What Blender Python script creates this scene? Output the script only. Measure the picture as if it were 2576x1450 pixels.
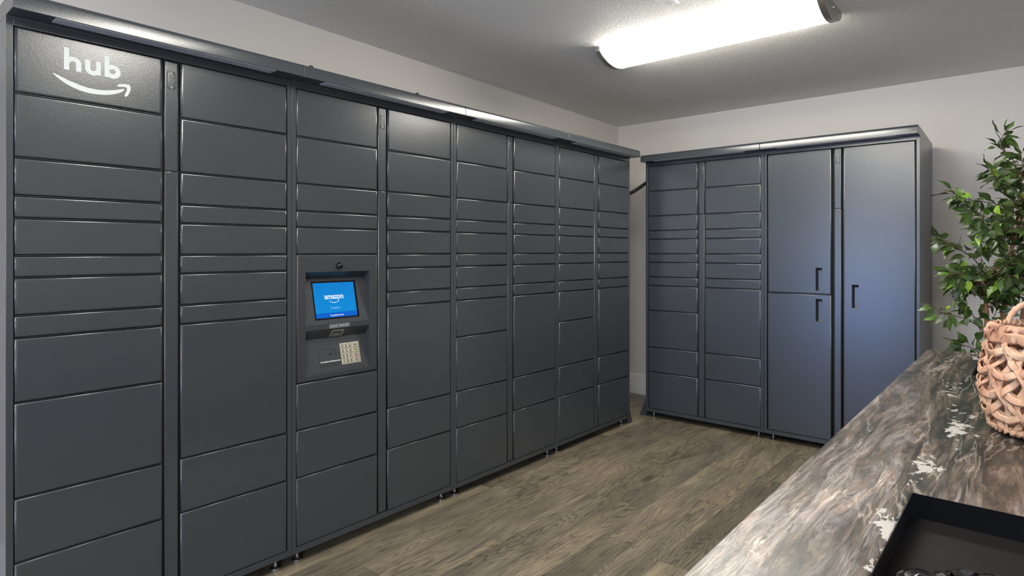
import bpy, bmesh, math, random
from mathutils import Vector, Matrix
PI = math.pi
random.seed(7)
sc = bpy.context.scene
for o in list(bpy.data.objects):
    bpy.data.objects.remove(o)
COL = sc.collection

# ------------------------------------------------------------------ camera
F_PX, HY, PSI, CAM_H = 1540.0, 633.3, math.atan(1312 / 1540), 1.285
cam_data = bpy.data.cameras.new('camera')
cam_data.sensor_fit = 'HORIZONTAL'
cam_data.sensor_width = 36.0
cam_data.lens = F_PX / 2576 * 36.0
cam_data.shift_y = -(725 - HY) / 2576
cam_data.clip_start = 0.02
cam = bpy.data.objects.new('camera', cam_data)
COL.objects.link(cam)
cam.location = (0, 0, CAM_H)
cam.rotation_euler = (PI / 2, 0, PSI)
sc.camera = cam

# ------------------------------------------------------------------ view, world, daylight
sc.view_settings.view_transform = 'Standard'
sc.view_settings.look = 'None'
sc.view_settings.gamma = 1.0
sc.view_settings.use_curve_mapping = False
sc.view_settings.exposure = 0.75
sc.cycles.use_denoising = True
sc.cycles.max_bounces = 8
sc.cycles.diffuse_bounces = 5
sc.cycles.glossy_bounces = 4
sc.cycles.sample_clamp_indirect = 6.0
world = bpy.data.worlds.new('daylight')
sc.world = world
world.use_nodes = True
bgn = world.node_tree.nodes['Background']
bgn.inputs[0].default_value = (0.42, 0.62, 1.0, 1)
bgn.inputs[1].default_value = 3.0
LAMP_STRENGTH = 19.0

def area_light(name, loc, rot, sx, sy, energy, color):
    l = bpy.data.lights.new(name, 'AREA')
    l.shape = 'RECTANGLE'
    l.size, l.size_y, l.energy, l.color = sx, sy, energy, color
    o = bpy.data.objects.new(name, l)
    COL.objects.link(o)
    o.location, o.rotation_euler = loc, rot
    return o
# daylight through the glazed door; the unseen window is added to brighten the left wall
area_light('door_daylight', (-2.05, -2.75, 1.50), (PI / 2, 0, 0), 0.9, 1.0, 12, (0.74, 0.83, 1.0))
area_light('door_daylight', (-2.05, -2.75, 0.50), (PI / 2, 0, 0), 0.9, 0.9, 18, (0.24, 0.40, 1.0))
area_light('added_window_fill', (1.1, -2.75, 1.60), (PI / 2, 0, 0), 1.5, 1.1, 88, (0.88, 0.92, 1.0))

# ------------------------------------------------------------------ node helpers
class NT:
    def __init__(s, name):
        s.m = bpy.data.materials.new(name)
        s.m.use_nodes = True
        s.t = s.m.node_tree
        s.n = s.t.nodes
        s.b = s.n['Principled BSDF']
        s.out = s.n['Material Output']
    def add(s, typ, **kw):
        nd = s.n.new(typ)
        for k, v in kw.items():
            setattr(nd, k, v)
        return nd
    def L(s, a, b):
        s.t.links.new(a, b)
    def math(s, op, a, b=None, c=None):
        nd = s.add('ShaderNodeMath', operation=op)
        for i, v in enumerate((a, b, c)):
            if v is None: continue
            if isinstance(v, (int, float)): nd.inputs[i].default_value = v
            else: s.L(v, nd.inputs[i])
        return nd.outputs[0]
    def noise(s, vec, scale, detail=2, rough=0.5, dist=0.0, dim='3D'):
        nd = s.add('ShaderNodeTexNoise', noise_dimensions=dim)
        nd.inputs['Scale'].default_value = scale
        nd.inputs['Detail'].default_value = detail
        nd.inputs['Roughness'].default_value = rough
        nd.inputs['Distortion'].default_value = dist
        if vec is not None: s.L(vec, nd.inputs['Vector'])
        return nd
    def ramp(s, fac, stops, interp='LINEAR'):
        nd = s.add('ShaderNodeValToRGB')
        cr = nd.color_ramp
        cr.interpolation = interp
        while len(cr.elements) < len(stops): cr.elements.new(0.5)
        for e, (p, c) in zip(cr.elements, stops):
            e.position = p
            e.color = (*c, 1) if len(c) == 3 else c
        s.L(fac, nd.inputs[0])
        return nd.outputs[0]
    def mix(s, fac, a, b, blend='MIX'):
        nd = s.add('ShaderNodeMix', data_type='RGBA', blend_type=blend)
        for i, v in ((0, fac), (6, a), (7, b)):
            if isinstance(v, (int, float)): nd.inputs[i].default_value = v
            elif isinstance(v, tuple): nd.inputs[i].default_value = (*v, 1)
            else: s.L(v, nd.inputs[i])
        return nd.outputs[2]
    def bump(s, h, strength, dist):
        nd = s.add('ShaderNodeBump')
        nd.inputs['Strength'].default_value = strength
        nd.inputs['Distance'].default_value = dist
        s.L(h, nd.inputs['Height'])
        s.L(nd.outputs[0], s.b.inputs['Normal'])
        return nd
    def pos(s):
        return s.add('ShaderNodeNewGeometry').outputs['Position']
    def obj(s):
        return s.add('ShaderNodeTexCoord').outputs['Object']
    def scale(s, v, sc3, loc=(0, 0, 0), rot=(0, 0, 0)):
        nd = s.add('ShaderNodeMapping')
        nd.inputs['Scale'].default_value = sc3
        nd.inputs['Location'].default_value = loc
        nd.inputs['Rotation'].default_value = rot
        s.L(v, nd.inputs['Vector'])
        return nd.outputs[0]

def setp(nt, color=None, rough=None, metal=None, spec=None, emis=None, es=None):
    b = nt.b
    if color is not None: b.inputs['Base Color'].default_value = (*color, 1)
    if rough is not None: b.inputs['Roughness'].default_value = rough
    if metal is not None: b.inputs['Metallic'].default_value = metal
    if spec is not None: b.inputs['Specular IOR Level'].default_value = spec
    if emis is not None:
        b.inputs['Emission Color'].default_value = (*emis, 1)
        b.inputs['Emission Strength'].default_value = es
    return nt

def simple(name, color, rough=0.5, metal=0.0, var=0.06, nscale=30, bump=0.0, bscale=200, spec=None):
    t = setp(NT(name), color, rough, metal, spec)
    p = t.obj()
    nz = t.noise(p, nscale, 3)
    lo = tuple(c * (1 - var) for c in color); hi = tuple(min(1, c * (1 + var)) for c in color)
    t.L(t.ramp(nz.outputs[0], [(0.3, lo), (0.7, hi)]), t.b.inputs['Base Color'])
    if bump:
        t.bump(t.noise(p, bscale, 3).outputs[0], bump, 0.002)
    return t.m

def hexc(r, g, b):
    f = lambda v: (v / 255 / 12.92) if v / 255 <= 0.04045 else ((v / 255 + 0.055) / 1.055) ** 2.4
    return (f(r), f(g), f(b))

# ------------------------------------------------------------------ materials
M = {}
def powder(name, col, rough=0.3, bs=0.35):
    t = setp(NT(name), col, rough, 0.0, 0.78)
    p = t.obj()
    smudge = t.noise(p, 3.0, 4, 0.6)
    t.L(t.ramp(smudge.outputs[0], [(0.3, tuple(c * 0.97 for c in col)), (0.75, tuple(c * 1.03 for c in col))]), t.b.inputs['Base Color'])
    n1 = t.noise(p, 330, 2, 0.6)
    t.bump(n1.outputs[0], bs, 0.0006)
    return t.m
M['locker'] = powder('slate_powder_coat', (0.035, 0.041, 0.047), 0.24, 0.36)
M['locker_dark'] = simple('dark_recess_steel', (0.006, 0.007, 0.008), 0.7)
M['strip'] = simple('frosted_strip', (0.36, 0.37, 0.40), 0.5)
M['logo'] = simple('white_vinyl', (0.53, 0.57, 0.57), 0.5, var=0.01)
M['foot'] = simple('zinc_steel', (0.55, 0.55, 0.56), 0.3, 1.0)
M['black_plastic'] = simple('black_plastic', (0.012, 0.012, 0.014), 0.22)
M['black_gloss'] = simple('gloss_black', (0.004, 0.004, 0.005), 0.06)
M['kiosk'] = simple('kiosk_grey', (0.030, 0.033, 0.038), 0.42, bump=0.2, bscale=500)
M['screw'] = simple('screw_steel', (0.35, 0.35, 0.36), 0.35, 0.9)
M['screw_black'] = simple('black_bolt', (0.01, 0.01, 0.01), 0.3)
M['keypad'] = simple('brushed_keypad', (0.60, 0.57, 0.47), 0.32, 0.75, nscale=200)
M['key_text'] = simple('key_black', (0.02, 0.02, 0.02), 0.5)
M['key_yellow'] = simple('key_yellow', (0.6, 0.5, 0.1), 0.5)
M['key_red'] = simple('key_red', (0.6, 0.08, 0.05), 0.5)
M['scanner'] = simple('scanner_grey', (0.16, 0.17, 0.15), 0.4)
M['scanner_glass'] = simple('scanner_glass', (0.03, 0.035, 0.03), 0.1)
M['label_dark'] = simple('label_black', (0.02, 0.024, 0.026), 0.5)

t = setp(NT('screen_blue'), (0, 0, 0), 0.12)
co = t.add('ShaderNodeSeparateXYZ'); t.L(t.obj(), co.inputs[0])
fac = t.math('MULTIPLY_ADD', co.outputs[2], 2.5, 0.5)
c = t.ramp(fac, [(0.0, hexc(0, 150, 225)), (0.5, hexc(0, 138, 218)), (1.0, hexc(0, 112, 205))])
t.L(c, t.b.inputs['Emission Color']); t.b.inputs['Emission Strength'].default_value = 0.56
M['screen'] = t.m
M['screen_bar'] = setp(NT('screen_bar_blue'), (0, 0, 0), 0.12, emis=hexc(0, 96, 205), es=0.58).m
M['screen_text'] = setp(NT('screen_text_white'), (0, 0, 0), 0.3, emis=hexc(225, 238, 250), es=0.58).m
M['screen_text2'] = setp(NT('screen_text_pale'), (0, 0, 0), 0.3, emis=hexc(130, 195, 240), es=0.58).m

def paint(name, col, bs, bscale, dist=0.004, rough=0.75):
    t = setp(NT(name), col, rough)
    p = t.pos()
    n = t.noise(p, 1.2, 3)
    t.L(t.ramp(n.outputs[0], [(0.3, tuple(c * 0.97 for c in col)), (0.7, tuple(min(1, c * 1.02) for c in col))]), t.b.inputs['Base Color'])
    a = t.noise(p, bscale, 4, 0.6)
    t.bump(a.outputs[0], bs, dist)
    return t.m
M['wall'] = paint('wall_paint', (0.60, 0.565, 0.52), 0.12, 60)
M['trim'] = paint('trim_paint', (0.72, 0.70, 0.67), 0.03, 30, rough=0.4)
# textured ceiling: flattened blobs of plaster
t = setp(NT('ceiling_texture'), (0.78, 0.77, 0.745), 0.7, spec=0.35)
p = t.pos()
a = t.noise(p, 70, 4, 0.65, 0.6)
h = t.ramp(a.outputs[0], [(0.40, (0, 0, 0)), (0.56, (1, 1, 1))])
b2 = t.noise(p, 190, 2)
hh = t.math('MULTIPLY_ADD', b2.outputs[0], 0.35, h)
t.bump(hh, 0.55, 0.004)
M['ceiling'] = t.m

# wood-look planks running along Y
t = setp(NT('grey_oak_planks'), rough=0.34)
W_, LN = 0.152, 1.22
sx = t.add('ShaderNodeSeparateXYZ'); t.L(t.pos(), sx.inputs[0])
X, Y = sx.outputs[0], sx.outputs[1]
xi = t.math('DIVIDE', t.math('ADD', X, 20.03), W_)
col_i = t.math('FLOOR', xi)
wn = t.add('ShaderNodeTexWhiteNoise', noise_dimensions='1D'); t.L(col_i, wn.inputs['W'])
yo = t.math('DIVIDE', t.math('ADD', Y, t.math('MULTIPLY_ADD', wn.outputs[0], 7.3, 30.0)), LN)
row_i = t.math('FLOOR', yo)
cmb = t.add('ShaderNodeCombineXYZ'); t.L(col_i, cmb.inputs[0]); t.L(row_i, cmb.inputs[1])
wn2 = t.add('ShaderNodeTexWhiteNoise', noise_dimensions='3D'); t.L(cmb.outputs[0], wn2.inputs['Vector'])
rnd = wn2.outputs['Value']
sep2 = t.add('ShaderNodeSeparateColor'); t.L(wn2.outputs['Color'], sep2.inputs[0])
gx = t.math('MULTIPLY_ADD', rnd, 31.0, X)
gy = t.math('MULTIPLY_ADD', sep2.outputs[1], 17.0, Y)
gv = t.add('ShaderNodeCombineXYZ'); t.L(gx, gv.inputs[0]); t.L(gy, gv.inputs[1]); t.L(rnd, gv.inputs[2])
v = gv.outputs[0]
# cathedral figure: contour lines of a stretched smooth field
fld = t.noise(t.scale(v, (5.5, 0.75, 1)), 1.0, 2, 0.45, 0.35)
kn = t.noise(t.scale(v, (9.0, 3.2, 1)), 1.0, 1, 0.3)
knp = t.ramp(kn.outputs[0], [(0.60, (0, 0, 0)), (0.78, (1, 1, 1))])
fl2 = t.math('MULTIPLY_ADD', knp, 0.16, fld.outputs[0])
rg = t.math('FRACT', t.math('MULTIPLY', fl2, 30.0))
ring = t.ramp(rg, [(0.0, (1, 1, 1)), (0.5, (0.55, 0.55, 0.55)), (0.88, (0.08, 0.08, 0.08)), (1.0, (0.9, 0.9, 0.9))])
fine = t.noise(t.scale(v, (190, 7, 1)), 1.0, 5, 0.68)
blot = t.noise(t.scale(v, (7, 1.6, 1)), 1.0, 4, 0.6)
base = t.ramp(blot.outputs[0], [(0.22, hexc(82, 78, 68)), (0.5, hexc(116, 108, 94)), (0.8, hexc(148, 137, 118))])
fm = t.ramp(fine.outputs[0], [(0.36, (0.42, 0.43, 0.44)), (0.50, (0.95, 0.95, 0.94)), (0.66, (1.28, 1.24, 1.16))])
c1 = t.mix(0.80, base, fm, 'MULTIPLY')
rm = t.ramp(ring, [(0.0, (0.42, 0.43, 0.44)), (0.6, (1.10, 1.09, 1.05))])
msk = t.noise(t.scale(v, (4, 1.0, 1), (3, 9, 0)), 1.0, 2)
mf = t.ramp(msk.outputs[0], [(0.36, (0.2, 0.2, 0.2)), (0.60, (0.95, 0.95, 0.95))])
c2 = t.mix(mf, c1, t.mix(1.0, c1, rm, 'MULTIPLY'))
tone = t.ramp(rnd, [(0.0, (0.76, 0.77, 0.79)), (0.5, (0.95, 0.94, 0.92)), (1.0, (1.14, 1.11, 1.06))])
c3 = t.mix(1.0, c2, tone, 'MULTIPLY')
knd = t.ramp(kn.outputs[0], [(0.74, (1, 1, 1)), (0.80, (0.45, 0.42, 0.38))])
c3 = t.mix(1.0, c3, knd, 'MULTIPLY')
ex = t.math('ABSOLUTE', t.math('SUBTRACT', t.math('FRACT', xi), 0.5))
ey = t.math('ABSOLUTE', t.math('SUBTRACT', t.math('FRACT', yo), 0.5))
jn = t.math('MAXIMUM', t.math('GREATER_THAN', ex, 0.494), t.math('GREATER_THAN', ey, 0.4992))
c4 = t.mix(t.math('MULTIPLY', jn, 0.55), c3, (0.03, 0.027, 0.023))
t.L(c4, t.b.inputs['Base Color'])
bh = t.math('SUBTRACT', t.math('MULTIPLY_ADD', ring, 0.3, fine.outputs[0]), jn)
t.bump(bh, 0.12, 0.0015)
M['floor'] = t.m

# flowing stone-look laminate: bands drawn out along the counter's length
t = setp(NT('stone_laminate'), rough=0.24, spec=0.4)
p = t.pos()
sp3 = t.add('ShaderNodeSeparateXYZ'); t.L(p, sp3.inputs[0])
q = t.scale(p, (1.0, 0.12, 1), rot=(0, 0, -0.06))
w1 = t.noise(q, 7.5, 3, 0.55)
w2 = t.noise(q, 26.0, 3, 0.6)
def warp(src, vec, amt):
    vs = t.add('ShaderNodeVectorMath', operation='SUBTRACT'); t.L(src.outputs['Color'], vs.inputs[0]); vs.inputs[1].default_value = (0.5, 0.5, 0.5)
    vm = t.add('ShaderNodeVectorMath', operation='MULTIPLY'); t.L(vs.outputs[0], vm.inputs[0]); vm.inputs[1].default_value = amt
    va = t.add('ShaderNodeVectorMath', operation='ADD'); t.L(vec, va.inputs[0]); t.L(vm.outputs[0], va.inputs[1])
    return va.outputs[0]
wv = warp(w2, warp(w1, q, (0.10, 0.05, 0)), (0.032, 0.016, 0))
wx = t.add('ShaderNodeSeparateXYZ'); t.L(wv, wx.inputs[0])
main = t.noise(wv, 24.0, 9, 0.72, 0.3)
# broad zones: paler near the aisle edge, a dark green-grey band, warm brown beyond, darker at the far end
zx = t.noise(t.scale(p, (1, 0.5, 1)), 3.0, 2)
xz = t.math('MULTIPLY_ADD', zx.outputs[0], 0.16, t.math('ADD', sp3.outputs[0], -0.08))
zone = t.ramp(t.math('MULTIPLY_ADD', xz, 1.0, 0.5), [(0.18, (0.55, 0.55, 0.55)), (0.29, (0.53, 0.53, 0.53)), (0.345, (0.44, 0.44, 0.44)), (0.38, (0.33, 0.33, 0.33)), (0.43, (0.38, 0.38, 0.38)), (0.50, (0.50, 0.50, 0.50)), (0.7, (0.48, 0.48, 0.48))])
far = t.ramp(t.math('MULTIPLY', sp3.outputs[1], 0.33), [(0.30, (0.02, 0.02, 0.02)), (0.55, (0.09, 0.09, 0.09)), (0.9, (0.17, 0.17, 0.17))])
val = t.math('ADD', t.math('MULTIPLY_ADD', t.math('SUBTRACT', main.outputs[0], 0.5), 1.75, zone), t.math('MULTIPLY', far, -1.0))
cbase = t.ramp(val, [(0.10, hexc(22, 26, 25)), (0.24, hexc(42, 46, 44)), (0.34, hexc(66, 62, 57)), (0.42, hexc(90, 79, 70)),
        (0.50, hexc(98, 94, 91)), (0.58, hexc(122, 116, 114)), (0.66, hexc(112, 98, 88)), (0.76, hexc(150, 145, 142)), (0.92, hexc(176, 170, 166))])
# fine drawn-out veins
ln = t.noise(t.scale(wv, (1.0, 0.6, 1)), 52.0, 7, 0.74, 0.7)
lr = t.ramp(ln.outputs[0], [(0.34, (0.34, 0.35, 0.35)), (0.45, (0.82, 0.82, 0.82)), (0.53, (1.02, 1.0, 0.98)), (0.66, (1.5, 1.45, 1.4))])
cc = t.mix(0.9, cbase, lr, 'MULTIPLY')
rd = t.math('ABSOLUTE', t.math('SUBTRACT', t.noise(wv, 11.0, 5, 0.6, 0.4).outputs[0], 0.5))
vein = t.ramp(rd, [(0.0, (0.8, 0.8, 0.8)), (0.012, (0, 0, 0))])
cc = t.mix(vein, cc, hexc(44, 37, 31))
rd2 = t.math('ABSOLUTE', t.math('SUBTRACT', t.noise(t.scale(wv, (1, 1, 1), (3.3, 1.1, 0)), 9.0, 6, 0.62, 0.4).outputs[0], 0.52))
vein2 = t.ramp(rd2, [(0.0, (0.42, 0.42, 0.42)), (0.014, (0, 0, 0))])
cc = t.mix(vein2, cc, hexc(172, 162, 152))
st = t.noise(t.scale(wv, (1.0, 0.5, 1)), 150.0, 5, 0.78, 0.8)
cc = t.mix(0.85, cc, t.ramp(st.outputs[0], [(0.36, (0.36, 0.36, 0.36)), (0.48, (0.92, 0.91, 0.90)), (0.62, (1.65, 1.60, 1.56))]), 'MULTIPLY')
# pale flecks gathered along one band
band = t.ramp(t.math('ABSOLUTE', t.math('ADD', xz, 0.135)), [(0.0, (1, 1, 1)), (0.06, (0, 0, 0))])
wf = t.noise(t.scale(p, (1, 0.6, 1), rot=(0, 0, -0.5)), 46.0, 5, 0.68, 0.4)
clump = t.noise(t.scale(p, (1, 0.7, 1), (5.1, 2.2, 0)), 9.0, 1, 0.5)
wsum = t.math('ADD', wf.outputs[0], t.math('ADD', t.math('MULTIPLY', band, 0.26), t.math('MULTIPLY', clump.outputs[0], 0.75)))
wmk = t.ramp(t.math('SUBTRACT', wsum, 0.5), [(0.69, (0, 0, 0)), (0.705, (0.85, 0.85, 0.85))])
cc = t.mix(wmk, cc, hexc(186, 182, 176))
t.L(cc, t.b.inputs['Base Color'])
t.L(t.math('MULTIPLY_ADD', ln.outputs[0], 0.10, 0.27), t.b.inputs['Roughness'])
t.bump(t.noise(p, 240, 2).outputs[0], 0.05, 0.001)
M['stone'] = t.m

M['lens'] = setp(NT('lamp_lens'), (0.9, 0.9, 0.9), 0.4, emis=(1.0, 0.96, 0.87), es=LAMP_STRENGTH).m
M['nickel'] = simple('brushed_nickel', (0.50, 0.48, 0.45), 0.36, 0.9, nscale=120)
M['white_plastic'] = simple('white_plastic', (0.80, 0.80, 0.82), 0.4, var=0.02)
M['cabinet'] = simple('island_cabinet', (0.07, 0.075, 0.08), 0.5)
M['recess_black'] = simple('recess_black', (0.003, 0.0035, 0.005), 0.12, bump=0.15, bscale=40)
M['recess_base'] = simple('recess_base', (0.008, 0.007, 0.007), 0.6, spec=0.15)
M['bag'] = simple('black_bag_film', (0.002, 0.002, 0.0025), 0.12, spec=0.35)
M['conduit'] = simple('black_conduit', (0.018, 0.018, 0.016), 0.4)
M['pot'] = simple('charcoal_pot', (0.03, 0.03, 0.032), 0.6)
M['soil'] = simple('potting_moss', (0.05, 0.045, 0.025), 0.95, var=0.4, nscale=90, bump=0.8, bscale=120)
t = setp(NT('ficus_bark'), rough=0.8)
nb = t.noise(t.scale(t.obj(), (1, 1, 0.35)), 60, 5, 0.7)
t.L(t.ramp(nb.outputs[0], [(0.3, hexc(92, 58, 38)), (0.55, hexc(160, 118, 84)), (0.75, hexc(188, 150, 116))]), t.b.inputs['Base Color'])
t.bump(nb.outputs[0], 0.6, 0.004)
M['bark'] = t.m
M['twig'] = simple('thin_twig', hexc(88, 62, 48), 0.7)
# leaf: colour by a per-leaf value, pale midrib and side veins by UV
t = setp(NT('ficus_leaf'), rough=0.40, spec=0.5)
at = t.add('ShaderNodeAttribute', attribute_name='tint')
uv = t.add('ShaderNodeUVMap'); su = t.add('ShaderNodeSeparateXYZ'); t.L(uv.outputs[0], su.inputs[0])
d = t.math('ABSOLUTE', t.math('SUBTRACT', su.outputs[0], 0.5))
mid = t.ramp(d, [(0.0, (1, 1, 1)), (0.035, (0, 0, 0))])
sv = t.math('FRACT', t.math('MULTIPLY_ADD', d, -9.0, t.math('MULTIPLY', su.outputs[1], 9.0)))
svm = t.ramp(sv, [(0.0, (0.35, 0.35, 0.35)), (0.16, (0, 0, 0))])
lc = t.ramp(at.outputs['Fac'], [(0.0, hexc(28, 42, 18)), (0.45, hexc(70, 94, 40)), (0.75, hexc(100, 122, 60)), (0.88, hexc(104, 148, 40)), (1.0, hexc(150, 186, 56))])
lc2 = t.mix(t.math('MAXIMUM', mid, svm), lc, t.mix(0.45, lc, hexc(150, 180, 110)))
t.L(lc2, t.b.inputs['Base Color'])
t.b.inputs['Subsurface Weight'].default_value = 0.0
tr = t.add('ShaderNodeBsdfTranslucent'); t.L(lc2, tr.inputs[0])
mx = t.add('ShaderNodeMixShader'); mx.inputs[0].default_value = 0.22
t.L(t.b.outputs[0], mx.inputs[1]); t.L(tr.outputs[0], mx.inputs[2]); t.L(mx.outputs[0], t.out.inputs[0])
M['leaf'] = t.m
# basket fibre
t = setp(NT('water_hyacinth'), rough=0.6)
uvn = t.add('ShaderNodeUVMap')
fb = t.noise(t.scale(uvn.outputs[0], (2.2, 22, 1)), 3.0, 4, 0.6)
lg = t.noise(t.obj(), 22, 3)
ca = t.ramp(lg.outputs[0], [(0.28, hexc(150, 102, 80)), (0.45, hexc(192, 148, 120)), (0.62, hexc(206, 170, 142)), (0.8, hexc(214, 182, 164))])
cb = t.mix(0.4, ca, t.ramp(fb.outputs[0], [(0.3, (0.62, 0.56, 0.5)), (0.65, (1.1, 1.08, 1.05))]), 'MULTIPLY')
t.L(cb, t.b.inputs['Base Color'])
t.bump(fb.outputs[0], 0.5, 0.0015)
M['fibre'] = t.m
t = NT('window_glass')
tp = t.add('ShaderNodeBsdfTransparent'); gl = t.add('ShaderNodeBsdfGlossy'); gl.inputs['Roughness'].default_value = 0.02
ms = t.add('ShaderNodeMixShader'); ms.inputs[0].default_value = 0.06
t.L(tp.outputs[0], ms.inputs[1]); t.L(gl.outputs[0], ms.inputs[2]); t.L(ms.outputs[0], t.out.inputs[0])
M['glass'] = t.m
M['door_frame'] = simple('dark_door_frame', (0.04, 0.04, 0.045), 0.4)

# ------------------------------------------------------------------ mesh helpers
def link(name, bm, mats, parent=None, smooth=None, bevel=None, seg=2):
    me = bpy.data.meshes.new(name)
    bm.normal_update()
    bm.to_mesh(me); bm.free()
    if not isinstance(mats, (list, tuple)): mats = [mats]
    for m in mats: me.materials.append(m)
    o = bpy.data.objects.new(name, me)
    COL.objects.link(o)
    if parent is not None: o.parent = parent
    if smooth is not None:
        me.polygons.foreach_set('use_smooth', [True] * len(me.polygons))
        me.set_sharp_from_angle(angle=math.radians(smooth))
    if bevel:
        md = o.modifiers.new('bevel', 'BEVEL')
        md.width, md.segments, md.limit_method = bevel, seg, 'ANGLE'
    return o

def tag(o, label=None, cat=None, group=None, kind=None):
    if label: o['label'] = label
    if cat: o['category'] = cat
    if group: o['group'] = group
    if kind: o['kind'] = kind
    return o

def empty(name, loc=(0, 0, 0), rz=0.0, parent=None):
    o = bpy.data.objects.new(name, None)
    COL.objects.link(o)
    o.location, o.rotation_euler = loc, (0, 0, rz)
    o.empty_display_size = 0.1
    if parent is not None: o.parent = parent
    return o

def box(bm, x0, x1, y0, y1, z0, z1, mat=0):
    vs = [bm.verts.new(c) for c in ((x0, y0, z0), (x1, y0, z0), (x1, y1, z0), (x0, y1, z0), (x0, y0, z1), (x1, y0, z1), (x1, y1, z1), (x0, y1, z1))]
    for f in ((0, 3, 2, 1), (4, 5, 6, 7), (0, 1, 5, 4), (1, 2, 6, 5), (2, 3, 7, 6), (3, 0, 4, 7)):
        fc = bm.faces.new([vs[i] for i in f]); fc.material_index = mat
    return vs

def prism(bm, prof, axis, a0, a1, mat=0):
    # profile in two axes extruded along the third. axis 'x': prof=(y,z); 'y': prof=(x,z); 'z': prof=(x,y)
    def P(u, v, a):
        return {'x': (a, u, v), 'y': (u, a, v), 'z': (u, v, a)}[axis]
    A = [bm.verts.new(P(u, v, a0)) for u, v in prof]
    B = [bm.verts.new(P(u, v, a1)) for u, v in prof]
    n = len(prof)
    fs = [bm.faces.new(A), bm.faces.new(list(reversed(B)))]
    for i in range(n):
        fs.append(bm.faces.new([A[i], B[i], B[(i + 1) % n], A[(i + 1) % n]]))
    for f in fs: f.material_index = mat
    bmesh.ops.recalc_face_normals(bm, faces=fs)
    return fs

def cyl(bm, p0, p1, r0, r1=None, n=20, mat=0, cap=True):
    r1 = r0 if r1 is None else r1
    p0, p1 = Vector(p0), Vector(p1)
    d = (p1 - p0).normalized()
    a = d.orthogonal().normalized(); b = d.cross(a)
    A = [bm.verts.new(p0 + (a * math.cos(2 * PI * i / n) + b * math.sin(2 * PI * i / n)) * r0) for i in range(n)]
    B = [bm.verts.new(p1 + (a * math.cos(2 * PI * i / n) + b * math.sin(2 * PI * i / n)) * r1) for i in range(n)]
    fs = []
    for i in range(n):
        fs.append(bm.faces.new([A[i], A[(i + 1) % n], B[(i + 1) % n], B[i]]))
    if cap:
        fs += [bm.faces.new(list(reversed(A))), bm.faces.new(B)]
    for f in fs: f.material_index = mat
    return fs

def lathe(bm, prof, c=(0, 0, 0), n=32, mat=0):
    rings = []
    for r, z in prof:
        rings.append([bm.verts.new((c[0] + r * math.cos(2 * PI * i / n), c[1] + r * math.sin(2 * PI * i / n), c[2] + z)) for i in range(n)])
    for a, b in zip(rings, rings[1:]):
        for i in range(n):
            f = bm.faces.new([a[i], a[(i + 1) % n], b[(i + 1) % n], b[i]]); f.material_index = mat
    return rings

def tube(bm, pts, rad, n=8, mat=0, cap=True, uvl=None):
    pts = [Vector(p) for p in pts]
    rad = rad if isinstance(rad, (list, tuple)) else [rad] * len(pts)
    rings = []
    ref = None
    for i, p in enumerate(pts):
        d = (pts[min(i + 1, len(pts) - 1)] - pts[max(i - 1, 0)]).normalized()
        if ref is None: ref = d.orthogonal().normalized()
        ref = (ref - d * ref.dot(d)).normalized()
        b = d.cross(ref)
        rings.append([bm.verts.new(p + (ref * math.cos(2 * PI * k / n) + b * math.sin(2 * PI * k / n)) * rad[i]) for k in range(n)])
    for j, (a, b) in enumerate(zip(rings, rings[1:])):
        for i in range(n):
            f = bm.faces.new([a[i], a[(i + 1) % n], b[(i + 1) % n], b[i]]); f.material_index = mat; f.smooth = True
            if uvl:
                for lp, (uu, vv) in zip(f.loops, ((j, i), (j, i + 1), (j + 1, i + 1), (j + 1, i))):
                    lp[uvl].uv = (uu * 0.1, vv / n)
    if cap:
        bm.faces.new(list(reversed(rings[0]))); bm.faces.new(rings[-1])

def smooth_path(pts, k=6):
    pts = [Vector(p) for p in pts]
    out = []
    for i in range(len(pts) - 1):
        p0, p1, p2, p3 = pts[max(i - 1, 0)], pts[i], pts[i + 1], pts[min(i + 2, len(pts) - 1)]
        for j in range(k):
            s = j / k
            out.append(0.5 * ((2 * p1) + (p2 - p0) * s + (2 * p0 - 5 * p1 + 4 * p2 - p3) * s * s + (3 * p1 - p0 - 3 * p2 + p3) * s ** 3))
    out.append(pts[-1])
    return out

def text_bm(bm, body, size, mtx, mat=0, bold=0.0, width=None, extrude=0.0003, align='CENTER'):
    cu = bpy.data.curves.new('lettering', 'FONT')
    cu.body, cu.size, cu.offset, cu.extrude = body, size, bold, extrude
    cu.resolution_u = 3
    cu.align_x, cu.align_y = align, 'CENTER'
    ob = bpy.data.objects.new('lettering', cu)
    COL.objects.link(ob)
    bpy.context.view_layer.update()
    me = bpy.data.meshes.new_from_object(ob.evaluated_get(bpy.context.evaluated_depsgraph_get()))
    xs = [v.co.x for v in me.vertices]
    if width and xs:
        k = width / (max(xs) - min(xs))
        for v in me.vertices: v.co.x *= k
    me.transform(mtx)
    n0 = len(bm.faces)
    bm.from_mesh(me)
    bm.faces.ensure_lookup_table()
    for f in bm.faces[n0:]: f.material_index = mat
    bpy.data.objects.remove(ob); bpy.data.curves.remove(cu); bpy.data.meshes.remove(me)

def flat_poly(bm, pts, y, th=0.0004, mat=0):
    A = [bm.verts.new((s, y, z)) for s, z in pts]
    B = [bm.verts.new((s, y + th, z)) for s, z in pts]
    n = len(pts)
    fs = [bm.faces.new(A)]
    for i in range(n): fs.append(bm.faces.new([A[i], B[i], B[(i + 1) % n], A[(i + 1) % n]]))
    bmesh.ops.recalc_face_normals(bm, faces=fs)
    bmesh.ops.triangulate(bm, faces=[fs[0]])
    for f in fs:
        if f.is_valid: f.material_index = mat

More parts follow.
